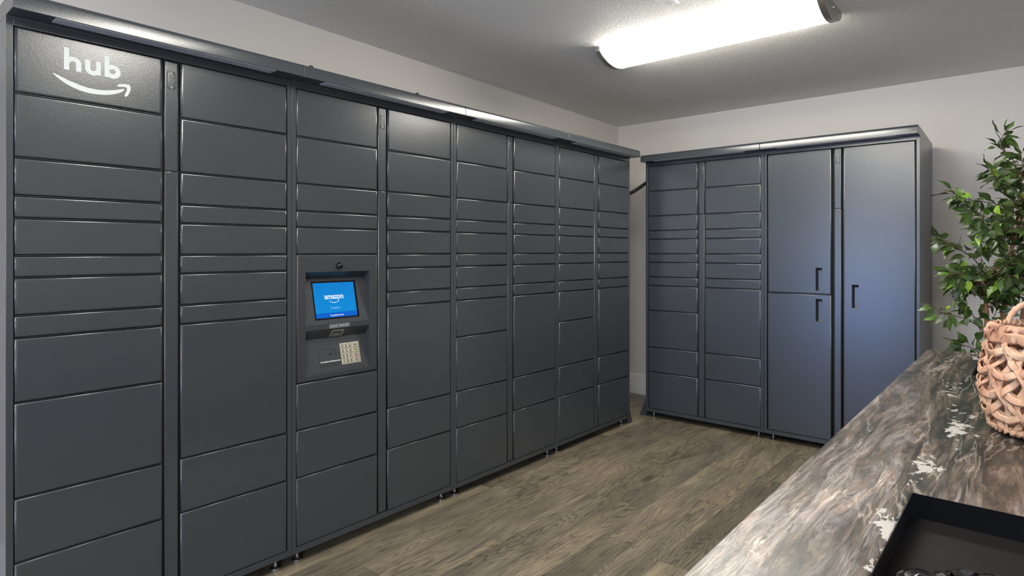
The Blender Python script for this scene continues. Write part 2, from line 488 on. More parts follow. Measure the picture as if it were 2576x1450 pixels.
def stroke_poly(path, w):
    # outline polygon of a 2D path with half width w (number or list)
    n = len(path); L, R = [], []
    for i, (x, z) in enumerate(path):
        x0, z0 = path[max(i - 1, 0)]; x1, z1 = path[min(i + 1, n - 1)]
        d = math.hypot(x1 - x0, z1 - z0) or 1
        nx, nz = -(z1 - z0) / d, (x1 - x0) / d
        ww = w[i] if isinstance(w, (list, tuple)) else w
        L.append((x + nx * ww, z + nz * ww)); R.append((x - nx * ww, z - nz * ww))
    return L + R[::-1]

# ------------------------------------------------------------------ room
XL, YB, XR, YR = -2.93, 4.958, 2.3, -2.6
def ceil_z(y): return 2.44 + 0.0155 * (YB - y)
def structure(name, bm, m, **kw):
    return tag(link(name, bm, m, **kw), kind='structure')

bm = bmesh.new(); box(bm, XL - 0.1, XR + 0.1, YR - 0.1, YB + 0.1, -0.1, 0.0); structure('floor', bm, M['floor'])
bm = bmesh.new()
zA, zB = ceil_z(YR - 0.1), ceil_z(YB + 0.1)
prism(bm, [(YR - 0.1, zA), (YB + 0.1, zB), (YB + 0.1, zB + 0.1), (YR - 0.1, zA + 0.1)], 'x', XL - 0.1, XR + 0.1)
structure('ceiling', bm, M['ceiling'])
bm = bmesh.new(); box(bm, XL - 0.1, XL, YR - 0.1, YB + 0.1, 0, 2.57); structure('wall_left', bm, M['wall'])
bm = bmesh.new(); box(bm, XL, XR, YB, YB + 0.1, 0, 2.57); structure('wall_back', bm, M['wall'])
bm = bmesh.new(); box(bm, XR, XR + 0.1, YR - 0.1, YB + 0.1, 0, 2.57); structure('wall_right', bm, M['wall'])
bm = bmesh.new()
DX0, DX1, DZ1 = -2.52, -1.58, 2.08
WX0, WX1, WZ0, WZ1 = 0.35, 1.85, 1.05, 2.15
y0, y1 = YR - 0.1, YR
for a in ((XL, DX0, 0, 2.57), (DX0, DX1, DZ1, 2.57), (DX1, WX0, 0, 2.57), (WX0, WX1, 0, WZ0), (WX0, WX1, WZ1, 2.57), (WX1, XR, 0, 2.57)):
    box(bm, a[0], a[1], y0, y1, a[2], a[3])
structure('wall_front', bm, M['wall'])
def frame_rect(bm, x0, x1, z0, z1, w, ya, yb):
    box(bm, x0, x0 + w, ya, yb, z0, z1); box(bm, x1 - w, x1, ya, yb, z0, z1)
    box(bm, x0 + w, x1 - w, ya, yb, z1 - w, z1); box(bm, x0 + w, x1 - w, ya, yb, z0, z0 + w)
bm = bmesh.new(); frame_rect(bm, DX0, DX1, 0.0, DZ1, 0.06, YR - 0.07, YR - 0.02)
d1 = structure('door_1', bm, M['door_frame'])
bm = bmesh.new(); box(bm, DX0 + 0.06, DX1 - 0.06, YR - 0.048, YR - 0.042, 0.06, DZ1 - 0.06); link('glass_pane', bm, M['glass'], d1)
bm = bmesh.new(); box(bm, DX1 - 0.05, DX1 - 0.02, YR - 0.02, YR + 0.03, 1.0, 1.03); box(bm, DX1 - 0.16, DX1 - 0.02, YR + 0.03, YR + 0.045, 1.0, 1.03); link('door_handle', bm, M['foot'], d1)
bm = bmesh.new(); frame_rect(bm, WX0, WX1, WZ0, WZ1, 0.05, YR - 0.07, YR - 0.02)
w1o = structure('added_window_1', bm, M['trim'])  # unseen window, added as an opening for the fill on the left wall
bm = bmesh.new(); box(bm, WX0 + 0.05, WX1 - 0.05, YR - 0.048, YR - 0.042, WZ0 + 0.05, WZ1 - 0.05); link('glass_pane', bm, M['glass'], w1o)
# baseboards (stepped profile)
def base_prof(sgn): return [(0, 0), (0.016 * sgn, 0), (0.016 * sgn, 0.082), (0.011 * sgn, 0.09), (0.011 * sgn, 0.172), (0.006 * sgn, 0.18), (0, 0.18)]
bm = bmesh.new(); prism(bm, [(YB + u, z) for u, z in base_prof(-1)], 'x', XL + 0.016, XR - 0.016); structure('baseboard_back', bm, M['trim'])
bm = bmesh.new(); prism(bm, [(XL + u, z) for u, z in base_prof(1)], 'y', YR + 0.0, YB); structure('baseboard_left', bm, M['trim'])
bm = bmesh.new(); prism(bm, [(XR + u, z) for u, z in base_prof(-1)], 'y', YR + 0.0, YB); structure('baseboard_right', bm, M['trim'])

# ------------------------------------------------------------------ lockers
R_ALL = [1.950, 1.757, 1.565, 1.452, 1.385, 1.273, 1.207, 1.095, 1.028, 0.836, 0.552, 0.361, 0.079]
R_BIG = [1.950, 1.757, 1.565, 1.452, 1.385, 1.273, 1.207, 1.095, 1.028, 0.552, 0.361, 0.079]

def door_mesh(bm, s0, s1, z0, z1, holes=(), front=-0.002, depth=0.013, face=True):
    """sheet-metal door with rolled edges; local -Y is outward. holes: (s0, s1, z0, z1) openings"""
    R = 0.0040
    kx = 1.75 if s1 - s0 > 0.1 else 0.8
    prof = [(0.0, depth), (0.0, R)]
    for k in range(1, 5):
        a = k / 4 * PI / 2
        prof.append((R - R * math.cos(a), R - R * math.sin(a)))
    prof.append((R + 0.0012, 0.0))
    loops = []
    for ins, dp in prof:
        y = front + dp
        h = ins * kx
        loops.append([bm.verts.new(c) for c in ((s0 + h, y, z0 + ins), (s1 - h, y, z0 + ins), (s1 - h, y, z1 - ins), (s0 + h, y, z1 - ins))])
    for a, b in zip(loops, loops[1:]):
        for i in range(4):
            f = bm.faces.new([a[i], a[(i + 1) % 4], b[(i + 1) % 4], b[i]]); f.smooth = True
    last = loops[-1]
    if not holes:
        bm.faces.new(last)
    else:
        e = R + 0.0012
        xs = [s0 + e * kx, holes[0][0], holes[0][1], s1 - e * kx]
        zs = [z0 + e] + sorted(v for h in holes for v in h[2:4]) + [z1 - e]
        g = [[bm.verts.new((x, front, z)) for x in xs] for z in zs]
        for j in range(len(zs) - 1):
            for i in range(3):
                if i == 1 and j % 2 == 1: continue
                bm.faces.new([g[j][i], g[j][i + 1], g[j + 1][i + 1], g[j + 1][i]])
    return bm

def pocket(bm, h0, h1, g0, g1, front=-0.002, dd=0.03):
    H = [bm.verts.new(c) for c in ((h0, front, g0), (h1, front, g0), (h1, front, g1), (h0, front, g1))]
    I = [bm.verts.new(c) for c in ((h0 + 0.010, front + dd, g0 + 0.013), (h1, front + dd, g0 + 0.013), (h1, front + dd, g1 - 0.017), (h0 + 0.010, front + dd, g1 - 0.017))]
    for i in range(4):
        j = (i + 1) % 4
        bm.faces.new([H[i], H[j], I[j], I[i]])
    bm.faces.new(I)

CANOPY = [(0.0, 1.979), (-0.088, 1.979), (-0.088, 2.014), (-0.0855, 2.021), (-0.080, 2.027), (-0.070, 2.031), (0.02, 2.029), (0.55, 2.006), (0.58, 2.004), (0.58, 1.976), (0.0, 1.976)]

def locker_unit(name, loc, rz, width, cols, spine, ipd=0.0125, cut=None, shelf=0.0035, handles=()):
    root = empty(name, loc, rz)
    W, D = width - 0.0016, 0.58
    x0, x1 = 0.0008, 0.0008 + W
    ZB, ZT = 0.050, 1.976
    # carcass: side panels, back, top, bottom, front frame
    bm = bmesh.new()
    box(bm, x0, x0 + 0.018, 0.0, D, ZB, ZT); box(bm, x1 - 0.018, x1, 0.0, D, ZB, ZT)
    box(bm, x0 + 0.018, x1 - 0.018, D - 0.002, D, ZB, ZT)
    box(bm, x0 + 0.018, x1 - 0.018, 0.0, D - 0.002, ZT - 0.023, ZT)
    box(bm, x0 + 0.018, x1 - 0.018, 0.0, D - 0.002, ZB, ZB + 0.026)
    link('cabinet_body', bm, M['locker'], root, bevel=0.0014)
    # dark inner panel seen through the gaps, and thin shelf edges
    bm = bmesh.new()
    ia, ib, za, zb_ = x0 + 0.018, x1 - 0.018, ZB + 0.026, ZT - 0.023
    if cut:
        c0, c1, k0, k1 = cut[0] - 0.004, cut[1] + 0.004, cut[2] - 0.006, cut[3] + 0.006
        for q in ((ia, c0, za, zb_), (c1, ib, za, zb_), (c0, c1, za, k0), (c0, c1, k1, zb_)): box(bm, q[0], q[1], ipd, ipd + 0.004, q[2], q[3])
    else:
        box(bm, ia, ib, ipd, ipd + 0.004, za, zb_)
    ip = link('inner_panel', bm, M['locker_dark'], root)
    for (a, b, rows) in cols:
        if len(rows) < 3: continue
        bm = bmesh.new()
        box(bm, a, b, shelf + 0.006, ipd, rows[-1], rows[-1] + 0.001)
        for i, z in enumerate(rows):
            if z is None or i in (0, len(rows) - 1): continue
            box(bm, a, b, shelf, ipd, z - 0.0009, z + 0.0009)
        box(bm, a, a + 0.002, shelf + 0.004, ipd, rows[-1], rows[0])
        link('shelf_edge', bm, M['locker'], ip)
    # spine
    s0, s1 = spine
    bm = bmesh.new(); door_mesh(bm, s0, s1, 1.5655, 1.949, front=0.0015, depth=0.011)
    up = link('spine_panel', bm, M['locker'], root)
    bm = bmesh.new(); door_mesh(bm, s0, s1, 0.080, 1.5645, front=0.0015, depth=0.011)
    link('spine_panel', bm, M['locker'], root)
    sm = (s0 + s1) / 2
    bm = bmesh.new(); door_mesh(bm, sm - 0.0125, sm + 0.0125, 1.853, 1.912, front=0.0004, depth=0.0011)
    link('access_plate', bm, M['locker'], up)
    bm = bmesh.new()
    frame_rect(bm, sm - 0.0135, sm + 0.0135, 1.852, 1.913, 0.001, 0.0011, 0.0015)
    link('plate_groove', bm, M['locker_dark'], up)
    for zz in (1.857, 1.908):
        bm = bmesh.new(); cyl(bm, (sm, 0.0004, zz), (sm, -0.0006, zz), 0.0022, n=10); link('screw', bm, M['screw'], up)
    # doors
    doors = []
    for ci, (a, b, rows) in enumerate(cols):
        for i in range(len(rows) - 1):
            zt, zb = rows[i], rows[i + 1]
            if zt is None or zb is None: continue
            g = 0.0037
            bm = bmesh.new()
            zt2 = zt if i == 0 else zt - g
            zb2 = zb if i == len(rows) - 2 else zb + g
            hs = [h for h in handles if h[0] > a and h[1] < b and h[2] > zb2 and h[3] < zt2]
            door_mesh(bm, a, b, zb2, zt2, hs)
            d_ = link('door', bm, M['locker'], root)
            for h in hs:
                bm = bmesh.new(); pocket(bm, *h); link('recessed_handle', bm, M['locker'], d_)
            doors.append((ci, i, d_))
    # canopy
    bm = bmesh.new(); prism(bm, CANOPY, 'x', x0, x1)
    cp = link('canopy', bm, M['locker'], root, smooth=35, bevel=0.0012)
    bm = bmesh.new(); box(bm, 0.104, 0.797 * width / 0.91, -0.083, -0.037, 1.9772, 1.979 + 0.0006); link('light_strip', bm, M['strip'], cp)
    # levelling feet
    for fx in (0.048, width - 0.048):
        for fy in (0.045, D - 0.05):
            bm = bmesh.new()
            lathe(bm, [(0.0001, 0.0), (0.020, 0.0), (0.021, 0.003), (0.0205, 0.007), (0.010, 0.011), (0.0075, 0.013), (0.0001, 0.013)], (fx, fy, 0), 24)
            cyl(bm, (fx, fy, 0.012), (fx, fy, ZB), 0.006, n=12)
            cyl(bm, (fx, fy, 0.013), (fx, fy, 0.021), 0.0095, n=6)
            link('leveling_foot', bm, M['foot'], root, smooth=40)
    return root, doors, cp

S1, SP, S2 = (0.0212, 0.4232), (0.4320, 0.4760), (0.4842, 0.8862)
AX, BY = -2.291, 4.31
R_K = [1.950, 1.757, 1.565, 1.452, 1.385, 1.273, None, 0.743, 0.551, 0.357, 0.079]
K0, K1 = 0.060, 0.378
units = [
    ('dark grey parcel locker cabinet with the white hub smile logo, nearest the camera', R_ALL, 0.402),
    ('dark grey parcel locker cabinet holding the blue touch screen and metal keypad', R_K, 1.312),
    ('grey parcel locker cabinet between the touch-screen cabinet and the last one of the long bank', R_ALL, 2.222),
    ('grey parcel locker cabinet at the far corner end of the long left bank', R_ALL, 3.132),
]
UA = []
for lab, ra, y0 in units:
    u, drs, cp = locker_unit('parcel_locker', (AX, y0, 0), PI / 2, 0.910, [(*S1, ra), (*S2, R_BIG)], SP,
        cut=(K0, K1, 0.766, 1.199) if ra is R_K else None)
    tag(u, lab, 'locker', 'parcel locker cabinets of the long left bank')
    UA.append((u, drs, cp))
kb = 0.896 / 0.91
u, drs, cp = locker_unit('parcel_locker', (-2.302, BY, -0.006), 0, 0.896, [(S1[0] * kb + 0.008, S1[1] * kb + 0.004, R_ALL), (S2[0] * kb + 0.004, S2[1] * kb + 0.003, R_BIG)], (SP[0] * kb + 0.006, SP[1] * kb + 0.004))
tag(u, 'grey parcel locker cabinet of many small doors against the back wall, beside the corner gap', 'locker', 'locker cabinets against the back wall')
UB1 = u
HND = [(0.327, 0.366, 1.036, 1.186), (0.327, 0.366, 0.836, 0.983), (0.537, 0.575, 0.936, 1.083)]
u, drs, cp = locker_unit('parcel_locker', (-1.405, BY, -0.006), 0, 0.896, [(0.026, 0.420, [1.950, 1.013, 0.079]), (0.489, 0.874, [1.950, 0.079])], (0.4365, 0.4765), ipd=0.034, shelf=0.008, handles=HND)
tag(u, 'tall oversize locker cabinet with three long doors and recessed pulls at the back wall', 'locker', 'locker cabinets against the back wall')
UB2 = u

# triangular side brackets at the two inner bank ends
def side_bracket(parent, side, w):
    bm = bmesh.new()
    sx = 0 if side < 0 else w
    prism(bm, [(sx, 0.150), (sx, 0.0), (sx + side * 0.062, 0.0), (sx + side * 0.058, 0.012)], 'y', 0.012, 0.55)
    link('side_bracket', bm, M['locker'], parent, bevel=0.001)
side_bracket(UA[3][0], 1, 0.910)
side_bracket(UB1, -1, 0.896)
for dy in (0.056, 0.620):
    bm = bmesh.new()
    cyl(bm, (dy, -0.050, 2.028), (dy, -0.050, 2.036), 0.012, 0.010, 20)
    lathe(bm, [(0.010, 0.0), (0.0095, 0.004), (0.006, 0.007), (0.0001, 0.0085)], (dy, -0.050, 2.036), 20)
    link('bolt', bm, M['screw_black'], UA[1][2], smooth=40)

# hub logo on the top-left door
top_door = [d for (ci, i, d) in UA[0][1] if ci == 0 and i == 0][0]
top_door['label'] = 'door with the white hub and smile logo'
bm = bmesh.new()
Yl = -0.0026
def arc(cx, cz, rx, rz, a0, a1, n=14):
    return [(cx + rx * math.cos(math.radians(a0 + (a1 - a0) * k / n)), cz + rz * math.sin(math.radians(a0 + (a1 - a0) * k / n))) for k in range(n + 1)]
hw = 0.0071
flat_poly(bm, [(0.1418, 1.8515), (0.1555, 1.8515), (0.1555, 1.9200), (0.1418, 1.9200)], Yl)
flat_poly(bm, stroke_poly([(0.1500, 1.8780)] + arc(0.1655, 1.8745, 0.0150, 0.0135, 128, 0) + [(0.1805, 1.8515)], hw), Yl - 0.00001)
flat_poly(bm, stroke_poly([(0.2045, 1.8945)] + arc(0.2195, 1.8690, 0.0150, 0.0132, 180, 308) + [(0.2350, 1.8660)], hw), Yl)
flat_poly(bm, [(0.2275, 1.8520), (0.2405, 1.8520), (0.2405, 1.8945), (0.2275, 1.8945)], Yl - 0.00001)
flat_poly(bm, [(0.2508, 1.8518), (0.2632, 1.8518), (0.2645, 1.8600), (0.2645, 1.9200), (0.2508, 1.9200)], Yl)
ring = arc(0.2735, 1.8725, 0.0165, 0.0150, 150, -150, 20)
flat_poly(bm, stroke_poly(ring, hw), Yl - 0.00001)
sm_up = [(0.1150, 1.8338), (0.1370, 1.8250), (0.1601, 1.8169), (0.1840, 1.8100), (0.2072, 1.8060), (0.2270, 1.8052), (0.2461, 1.8066), (0.2650, 1.8100), (0.2828, 1.8150), (0.2960, 1.8195), (0.3045, 1.8226)]
sm_lo = [(0.3078, 1.8190), (0.2990, 1.8110), (0.2860, 1.8035), (0.2690, 1.7968), (0.2494, 1.7922), (0.2290, 1.7897), (0.2072, 1.7897), (0.1830, 1.7935), (0.1601, 1.8010), (0.1400, 1.8110), (0.1230, 1.8235), (0.1139, 1.8318)]
flat_poly(bm, sm_up + sm_lo, Yl)
flat_poly(bm, [(0.2869, 1.8298), (0.2892, 1.8332), (0.2960, 1.8362), (0.3050, 1.8384), (0.3150, 1.8394), (0.3223, 1.8390), (0.3258, 1.8345), (0.3258, 1.8260), (0.3235, 1.8150), (0.3190, 1.8050), (0.3130, 1.7985), (0.3081, 1.7990), (0.3090, 1.8045), (0.3130, 1.8140), (0.3156, 1.8220), (0.3150, 1.8275), (0.3100, 1.8296), (0.3020, 1.8290), (0.2930, 1.8272), (0.2875, 1.8270)], Yl)
lg = link('logo', bm, M['logo'], top_door); lg['label'] = 'white hub lettering over a smile arrow'

# ------------------------------------------------------------------ kiosk in the second cabinet
kroot = UA[1][0]
bm = bmesh.new()
door_mesh(bm, S1[0], S1[1], 0.7462, 1.2698, [(K0, K1, 0.766, 0.955), (K0, K1, 0.977, 1.199)])
F0 = -0.002
def recess(bm, ztop, db, zb_, zbot):
    a = [(K0, F0, ztop), (K1, F0, ztop), (K1, db, zb_), (K0, db, zb_), (K0, F0, zbot), (K1, F0, zbot)]
    v = [bm.verts.new(c) for c in a]
    for f in ((0, 1, 2, 3), (3, 2, 5, 4), (0, 3, 4), (1, 5, 2)): bm.faces.new([v[i] for i in f])
recess(bm, 1.199, 0.041, 1.171, 0.977)
recess(bm, 0.955, 0.034, 0.912, 0.766)
kp = link('control_panel', bm, M['kiosk'], kroot)
kp['label'] = 'recessed kiosk face with screen, scanner and keypad'
def slope_mtx(db, zb_, zbot, s, t, lift=0.0):
    # matrix mapping text XY plane onto the sloping panel: X along s, Y up the slope
    dz, dy = zb_ - zbot, db - F0
    L = math.hypot(dz, dy)
    up = Vector((0, dy / L, dz / L)); rt = Vector((1, 0, 0)); nr = rt.cross(up)
    p = Vector((s, F0, zbot)) + up * t + nr * lift
    m = Matrix.Identity(4)
    for i, v in enumerate((rt, up, nr)):
        m[0][i], m[1][i], m[2][i] = v
    m.translation = p
    return m
UP = lambda s, t, l=0.0: slope_mtx(0.041, 1.171, 0.977, s, t, l)
LW = lambda s, t, l=0.0: slope_mtx(0.034, 0.912, 0.766, s, t, l)
def sbox(bm, mt, w, h, d, mat=0, d0=0.0):
    vs = box(bm, -w / 2, w / 2, -h / 2, h / 2, d0, d, mat)
    for v in vs: v.co = mt @ v.co
def part(name, bm, mat, parent, **kw): return link(name, bm, mat, parent, **kw)
ks = lambda y: y - 1.312
# screen: bezel frame, glass, writing
sc_s, sc_t = (ks(1.421) + ks(1.639)) / 2, 0.102
bm = bmesh.new()
for (cx, cy, w, h) in ((0, 0.0805, 0.220, 0.004), (0, -0.0805, 0.220, 0.004), (-0.1085, 0, 0.003, 0.165), (0.1085, 0, 0.003, 0.165)):
    sbox(bm, UP(sc_s + cx, sc_t + cy), w, h, 0.0015)
sbox(bm, UP(sc_s, sc_t), 0.217, 0.161, 0.0004)
part('screen_bezel', bm, M['black_gloss'], kp)
bm = bmesh.new(); vs = box(bm, -0.102, 0.102, -0.0757, 0.0757, 0.0004, 0.0009)
scr = part('screen', bm, M['screen'], kp)
# the screen mesh lives in its own frame so that its blue runs up its own height
mt = UP(sc_s - 0.002, sc_t - 0.001)
for v in scr.data.vertices: v.co = Vector((v.co.x, -v.co.z, v.co.y))
rot = Matrix.Rotation(-math.atan2(0.043, 0.194), 4, 'X')
scr.matrix_local = Matrix.Translation(mt.translation) @ rot
scr['label'] = 'lit blue touch screen'
bm = bmesh.new(); sbox(bm, UP(sc_s - 0.002, sc_t - 0.066), 0.2035, 0.021, 0.0011, d0=0.0005); part('screen_bar', bm, M['screen_bar'], kp)
bm = bmesh.new()
text_bm(bm, 'amazon', 0.033, UP(ks(1.523), 0.116, 0.0010), bold=0.0009, width=0.094)
a_s, a_t = ks(1.523), 0.096
def scr_poly(pts, l=0.0010):
    vs = [bm.verts.new(UP(a_s + x, a_t + y, l) @ Vector((0, 0, 0))) for x, y in pts]
    bm.faces.new(vs)
for i in range(12):
    f = lambda u: (-0.029 + 0.049 * u, 0.003 - 0.0085 * math.sin(PI * (u * 0.86 + 0.02)))
    th = lambda u: 0.0006 + 0.0022 * math.sin(PI * min(1, u * 0.9 + 0.05))
    u0, u1 = i / 12, (i + 1) / 12
    scr_poly([(f(u0)[0], f(u0)[1] - th(u0)), (f(u1)[0], f(u1)[1] - th(u1)), f(u1), f(u0)])
scr_poly([(0.013, 0.0062), (0.0225, 0.0062), (0.0225, 0.0038), (0.014, 0.0044)])
scr_poly([(0.0205, 0.0062), (0.0235, 0.0062), (0.0205, -0.0045), (0.0188, -0.0040)])
part('screen_logo', bm, M['screen_text'], kp)
bm = bmesh.new(); text_bm(bm, 'Passageway', 0.013, UP(ks(1.523), 0.067, 0.0010), width=0.047); part('screen_caption', bm, M['screen_text2'], kp)
bm = bmesh.new(); text_bm(bm, 'Tap anywhere to start', 0.012, UP(ks(1.527), 0.0345, 0.0013), width=0.066); part('screen_caption', bm, M['screen_text'], kp)
# camera dome
bm = bmesh.new()
ds, dz_ = ks(1.532), 1.224
cyl(bm, (ds, F0, dz_), (ds, F0 - 0.003, dz_), 0.0145, 0.0142, 28)
bmesh.ops.create_uvsphere(bm, u_segments=28, v_segments=16, radius=0.0138, matrix=Matrix.Translation((ds, F0 - 0.003, dz_)))
part('camera_dome', bm, M['black_gloss'], kp, smooth=40)
# help label
bm = bmesh.new()
l0, l1, z0_, z1_ = ks(1.485), ks(1.584), 0.9575, 0.9725
box(bm, l0, l1, F0 - 0.0005, F0, z0_, z1_, 0)
for q in ((l0, l1, z0_, z0_ + 0.001), (l0, l1, z1_ - 0.001, z1_), (l0, l0 + 0.001, z0_, z1_), (l1 - 0.001, l1, z0_, z1_)): box(bm, q[0], q[1], F0 - 0.0009, F0 - 0.0005, q[2], q[3], 1)
text_bm(bm, 'Need help? 1-866-263-6577', 0.0085, Matrix.Translation(((l0 + l1) / 2, F0 - 0.0009, (z0_ + z1_) / 2)) @ Matrix.Rotation(PI / 2, 4, 'X'), mat=1, bold=0.0002, width=0.090)
part('help_label', bm, [M['label_dark'], M['logo']], kp)
# barcode scanner on the sloping ceiling of the lower recess
def CE(s, t, lift=0.0):
    p0, p1 = Vector((0, F0, 0.955)), Vector((0, 0.034, 0.912))
    up = (p1 - p0).normalized(); rt = Vector((1, 0, 0)); nr = rt.cross(up)
    if nr.y > 0: nr = -nr
    m = Matrix.Identity(4)
    for i, v in enumerate((rt, up, nr)): m[0][i], m[1][i], m[2][i] = v
    m.translation = Vector((s, F0, 0.955)) + up * t + nr * lift
    return m
bm = bmesh.new()
scs = ks(1.5335)
for (cx, ct, w, h) in ((0, 0.0155, 0.062, 0.006), (0, 0.0465, 0.062, 0.005), (-0.027, 0.031, 0.008, 0.027), (0.027, 0.031, 0.008, 0.027)):
    sbox(bm, CE(scs + cx, ct), w, h, 0.002)
sbox(bm, CE(scs - 0.002, 0.036), 0.030, 0.008, 0.0012, d0=0.0003)
sbox(bm, CE(scs, 0.031), 0.046, 0.025, 0.0003, mat=1)
part('scanner', bm, [M['scanner'], M['scanner_glass']], kp)
# lower panel: inset plate with a groove, reader plate with headphone jack, label, keypad
bm = bmesh.new()
ps, pt_, pw, ph = ks(1.531), 0.0715, 0.288, 0.128
for (cx, cy, w, h) in ((0, ph / 2, pw, 0.0012), (0, -ph / 2, pw, 0.0012), (-pw / 2, 0, 0.0012, ph), (pw / 2, 0, 0.0012, ph)): sbox(bm, LW(ps + cx, pt_ + cy), w, h, 0.0003, mat=1)
sbox(bm, LW(ps, pt_), pw - 0.001, ph - 0.001, 0.0007)
part('service_plate', bm, [M['kiosk'], M['locker_dark']], kp, bevel=0.0003)
bm = bmesh.new()
js, jt = ks(1.4975), 0.0845
for (cx, cy, w, h) in ((0, 0.0245, 0.104, 0.016), (0, -0.0245, 0.104, 0.016), (-0.0405, 0, 0.023, 0.033), (0.0405, 0, 0.023, 0.033)): sbox(bm, LW(js + cx, jt + cy), w, h, 0.0026, d0=0.0005)
sbox(bm, LW(js, jt), 0.060, 0.034, 0.0009)
for (cy, r) in ((0.008, 0.0052), (-0.005, 0.0085)):
    cyl(bm, LW(js, jt + cy, 0.0009).translation, LW(js, jt + cy, 0.0024).translation, r, r * 0.85, 20)
cyl(bm, LW(js, jt - 0.005, 0.0024).translation, LW(js, jt - 0.005, 0.0026).translation, 0.004, 0.004, 16, mat=1)
part('headphone_socket', bm, [M['kiosk'], M['black_gloss']], kp, bevel=0.0004)
bm = bmesh.new()
sbox(bm, LW(ks(1.4975), 0.0395), 0.106, 0.027, 0.0011, mat=0, d0=0.0006)
text_bm(bm, 'Insert headphones to initiate speech mode', 0.0085, LW(ks(1.4975), 0.0485, 0.0013), mat=1, bold=0.0003, width=0.098)
rr = random.Random(3)
for row in (0.0405, 0.0315):
    for k in range(26):
        if rr.random() < 0.12: continue
        for dy in (0, 0.0022, 0.0044):
            for dx in (0, 0.0018):
                if rr.random() < 0.5:
                    p = LW(ks(1.4485) + k * 0.0038 + dx, row - dy, 0.0012).translation
                    bmesh.ops.create_icosphere(bm, subdivisions=1, radius=0.00055, matrix=Matrix.Translation(p))
part('braille_label', bm, [M['label_dark'], M['logo']], kp)
KS, KT = ks(1.600), 0.0715
bm = bmesh.new(); sbox(bm, LW(KS, KT), 0.099, 0.093, 0.0035, d0=0.0006)
kpad = part('keypad', bm, M['keypad'], kp, bevel=0.0008); kpad['label'] = 'brushed metal keypad plate'
rowsK = [('1', '2', '3', 'CANCEL'), ('4', '5', '6', 'CLEAR'), ('7', '8', '9', 'ENTER'), ('*', '0', '#', 'HELP')]
colK = {'CANCEL': 'key_text', 'CLEAR': 'key_yellow', 'ENTER': 'key_red', 'HELP': 'key_text'}
for r, row in enumerate(rowsK):
    for c_, ch in enumerate(row):
        wide = c_ == 3
        s_ = KS - 0.039 + c_ * 0.0185 if not wide else KS + 0.0275
        t_ = KT + 0.0325 - r * 0.0212
        w_ = 0.0128 if not wide else 0.0255
        bm = bmesh.new(); sbox(bm, LW(s_, t_), w_, 0.0142, 0.0058, d0=0.0035)
        if not wide:
            text_bm(bm, ch, 0.0120, LW(s_, t_ - (0.002 if ch == '*' else 0), 0.0060), mat=1, bold=0.0003, extrude=0.0001)
        else:
            text_bm(bm, ch, 0.0055, LW(s_ - 0.002, t_ + 0.001, 0.0060), mat=1, bold=0.0001, width=0.017, extrude=0.0001)
            if ch in ('CLEAR', 'ENTER'): sbox(bm, LW(s_ - 0.002, t_ - 0.0045), 0.014, 0.002, 0.0060, mat=2, d0=0.0058)
        part('key', bm, [M['keypad'], M['key_text'], M[colK.get(ch, 'key_text')]], kp)

# ------------------------------------------------------------------ conduit between the two banks
bm = bmesh.new()
pth = smooth_path([(-2.535, 4.055, 1.700), (-2.51, 4.12, 1.706), (-2.44, 4.30, 1.745), (-2.36, 4.456, 1.848), (-2.335, 4.50, 1.885), (-2.316, 4.545, 1.925)], 14)
rad = [0.0138 + (0.0012 if i % 2 else -0.0006) for i in range(len(pth))]
tube(bm, pth, rad, 14)
tag(link('cable_conduit', bm, M['conduit'], smooth=70), 'black corrugated cable conduit bridging the gap between the two locker banks', 'conduit')

# ------------------------------------------------------------------ ceiling lamps
def lamp(x, y, label):
    zc = ceil_z(y)
    root = empty('ceiling_light', (x, y, zc), 0)
    Lh, Wd, Hh = 0.605, 0.175, 0.085
    def prof(w, h, n=14):
        out = [(-w, 0.0), (-w, -0.028)]
        for k in range(1, n):
            a = k / n
            out.append((-w + 2 * w * a, -0.028 - (h - 0.028) * math.sin(PI * a) ** 0.75))
        return out + [(w, -0.028), (w, 0.0)]
    bm = bmesh.new(); prism(bm, prof(Wd - 0.006, Hh - 0.004), 'x', -Lh + 0.030, Lh - 0.030)
    link('lens', bm, M['lens'], root, smooth=40)['label'] = 'glowing white curved lens'
    for sx_ in (-1, 1):
        bm = bmesh.new()
        a, b = sorted((sx_ * Lh, sx_ * (Lh - 0.032)))
        prism(bm, prof(Wd, Hh), 'x', a, b)
        e = link('end_cap', bm, M['nickel'], root, smooth=35, bevel=0.002)
        bm = bmesh.new(); cyl(bm, (sx_ * Lh, 0, -0.03), (sx_ * (Lh + 0.008), 0, -0.03), 0.006, 0.005, 14); link('screw', bm, M['nickel'], e, smooth=40)
    tag(root, label, 'light')
    root['group'] = 'curved ceiling lights with metal end caps'
    return root
lamp(-1.325, 3.180, 'lit ceiling light with curved white lens and nickel end caps above the corner')
lamp(-0.90, 1.12, 'ceiling light nearer the camera, over the aisle beside the counter')
lamp(-1.20, -0.94, 'ceiling light behind the camera, nearest the glazed entrance door')

# small perforated sensor box on the ceiling
zc = ceil_z(2.675)
root = empty('ceiling_sensor', (-1.318, 2.672, zc), 0)
bm = bmesh.new(); box(bm, -0.035, 0.035, -0.062, 0.062, -0.012, 0.0); link('housing', bm, M['white_plastic'], root, bevel=0.003)
bm = bmesh.new()
for (qx, qy) in ((-0.012, 0.028), (0.004, 0.034), (-0.002, 0.018), (0.012, 0.022), (-0.012, 0.006), (0.008, 0.002)):
    cyl(bm, (qx, qy, -0.0125), (qx, qy, -0.0118), 0.0028, 0.0028, 10)
link('vent_holes', bm, M['label_dark'], root)
tag(root, 'small white sensor box with pinholes on the ceiling beside the light', 'sensor')

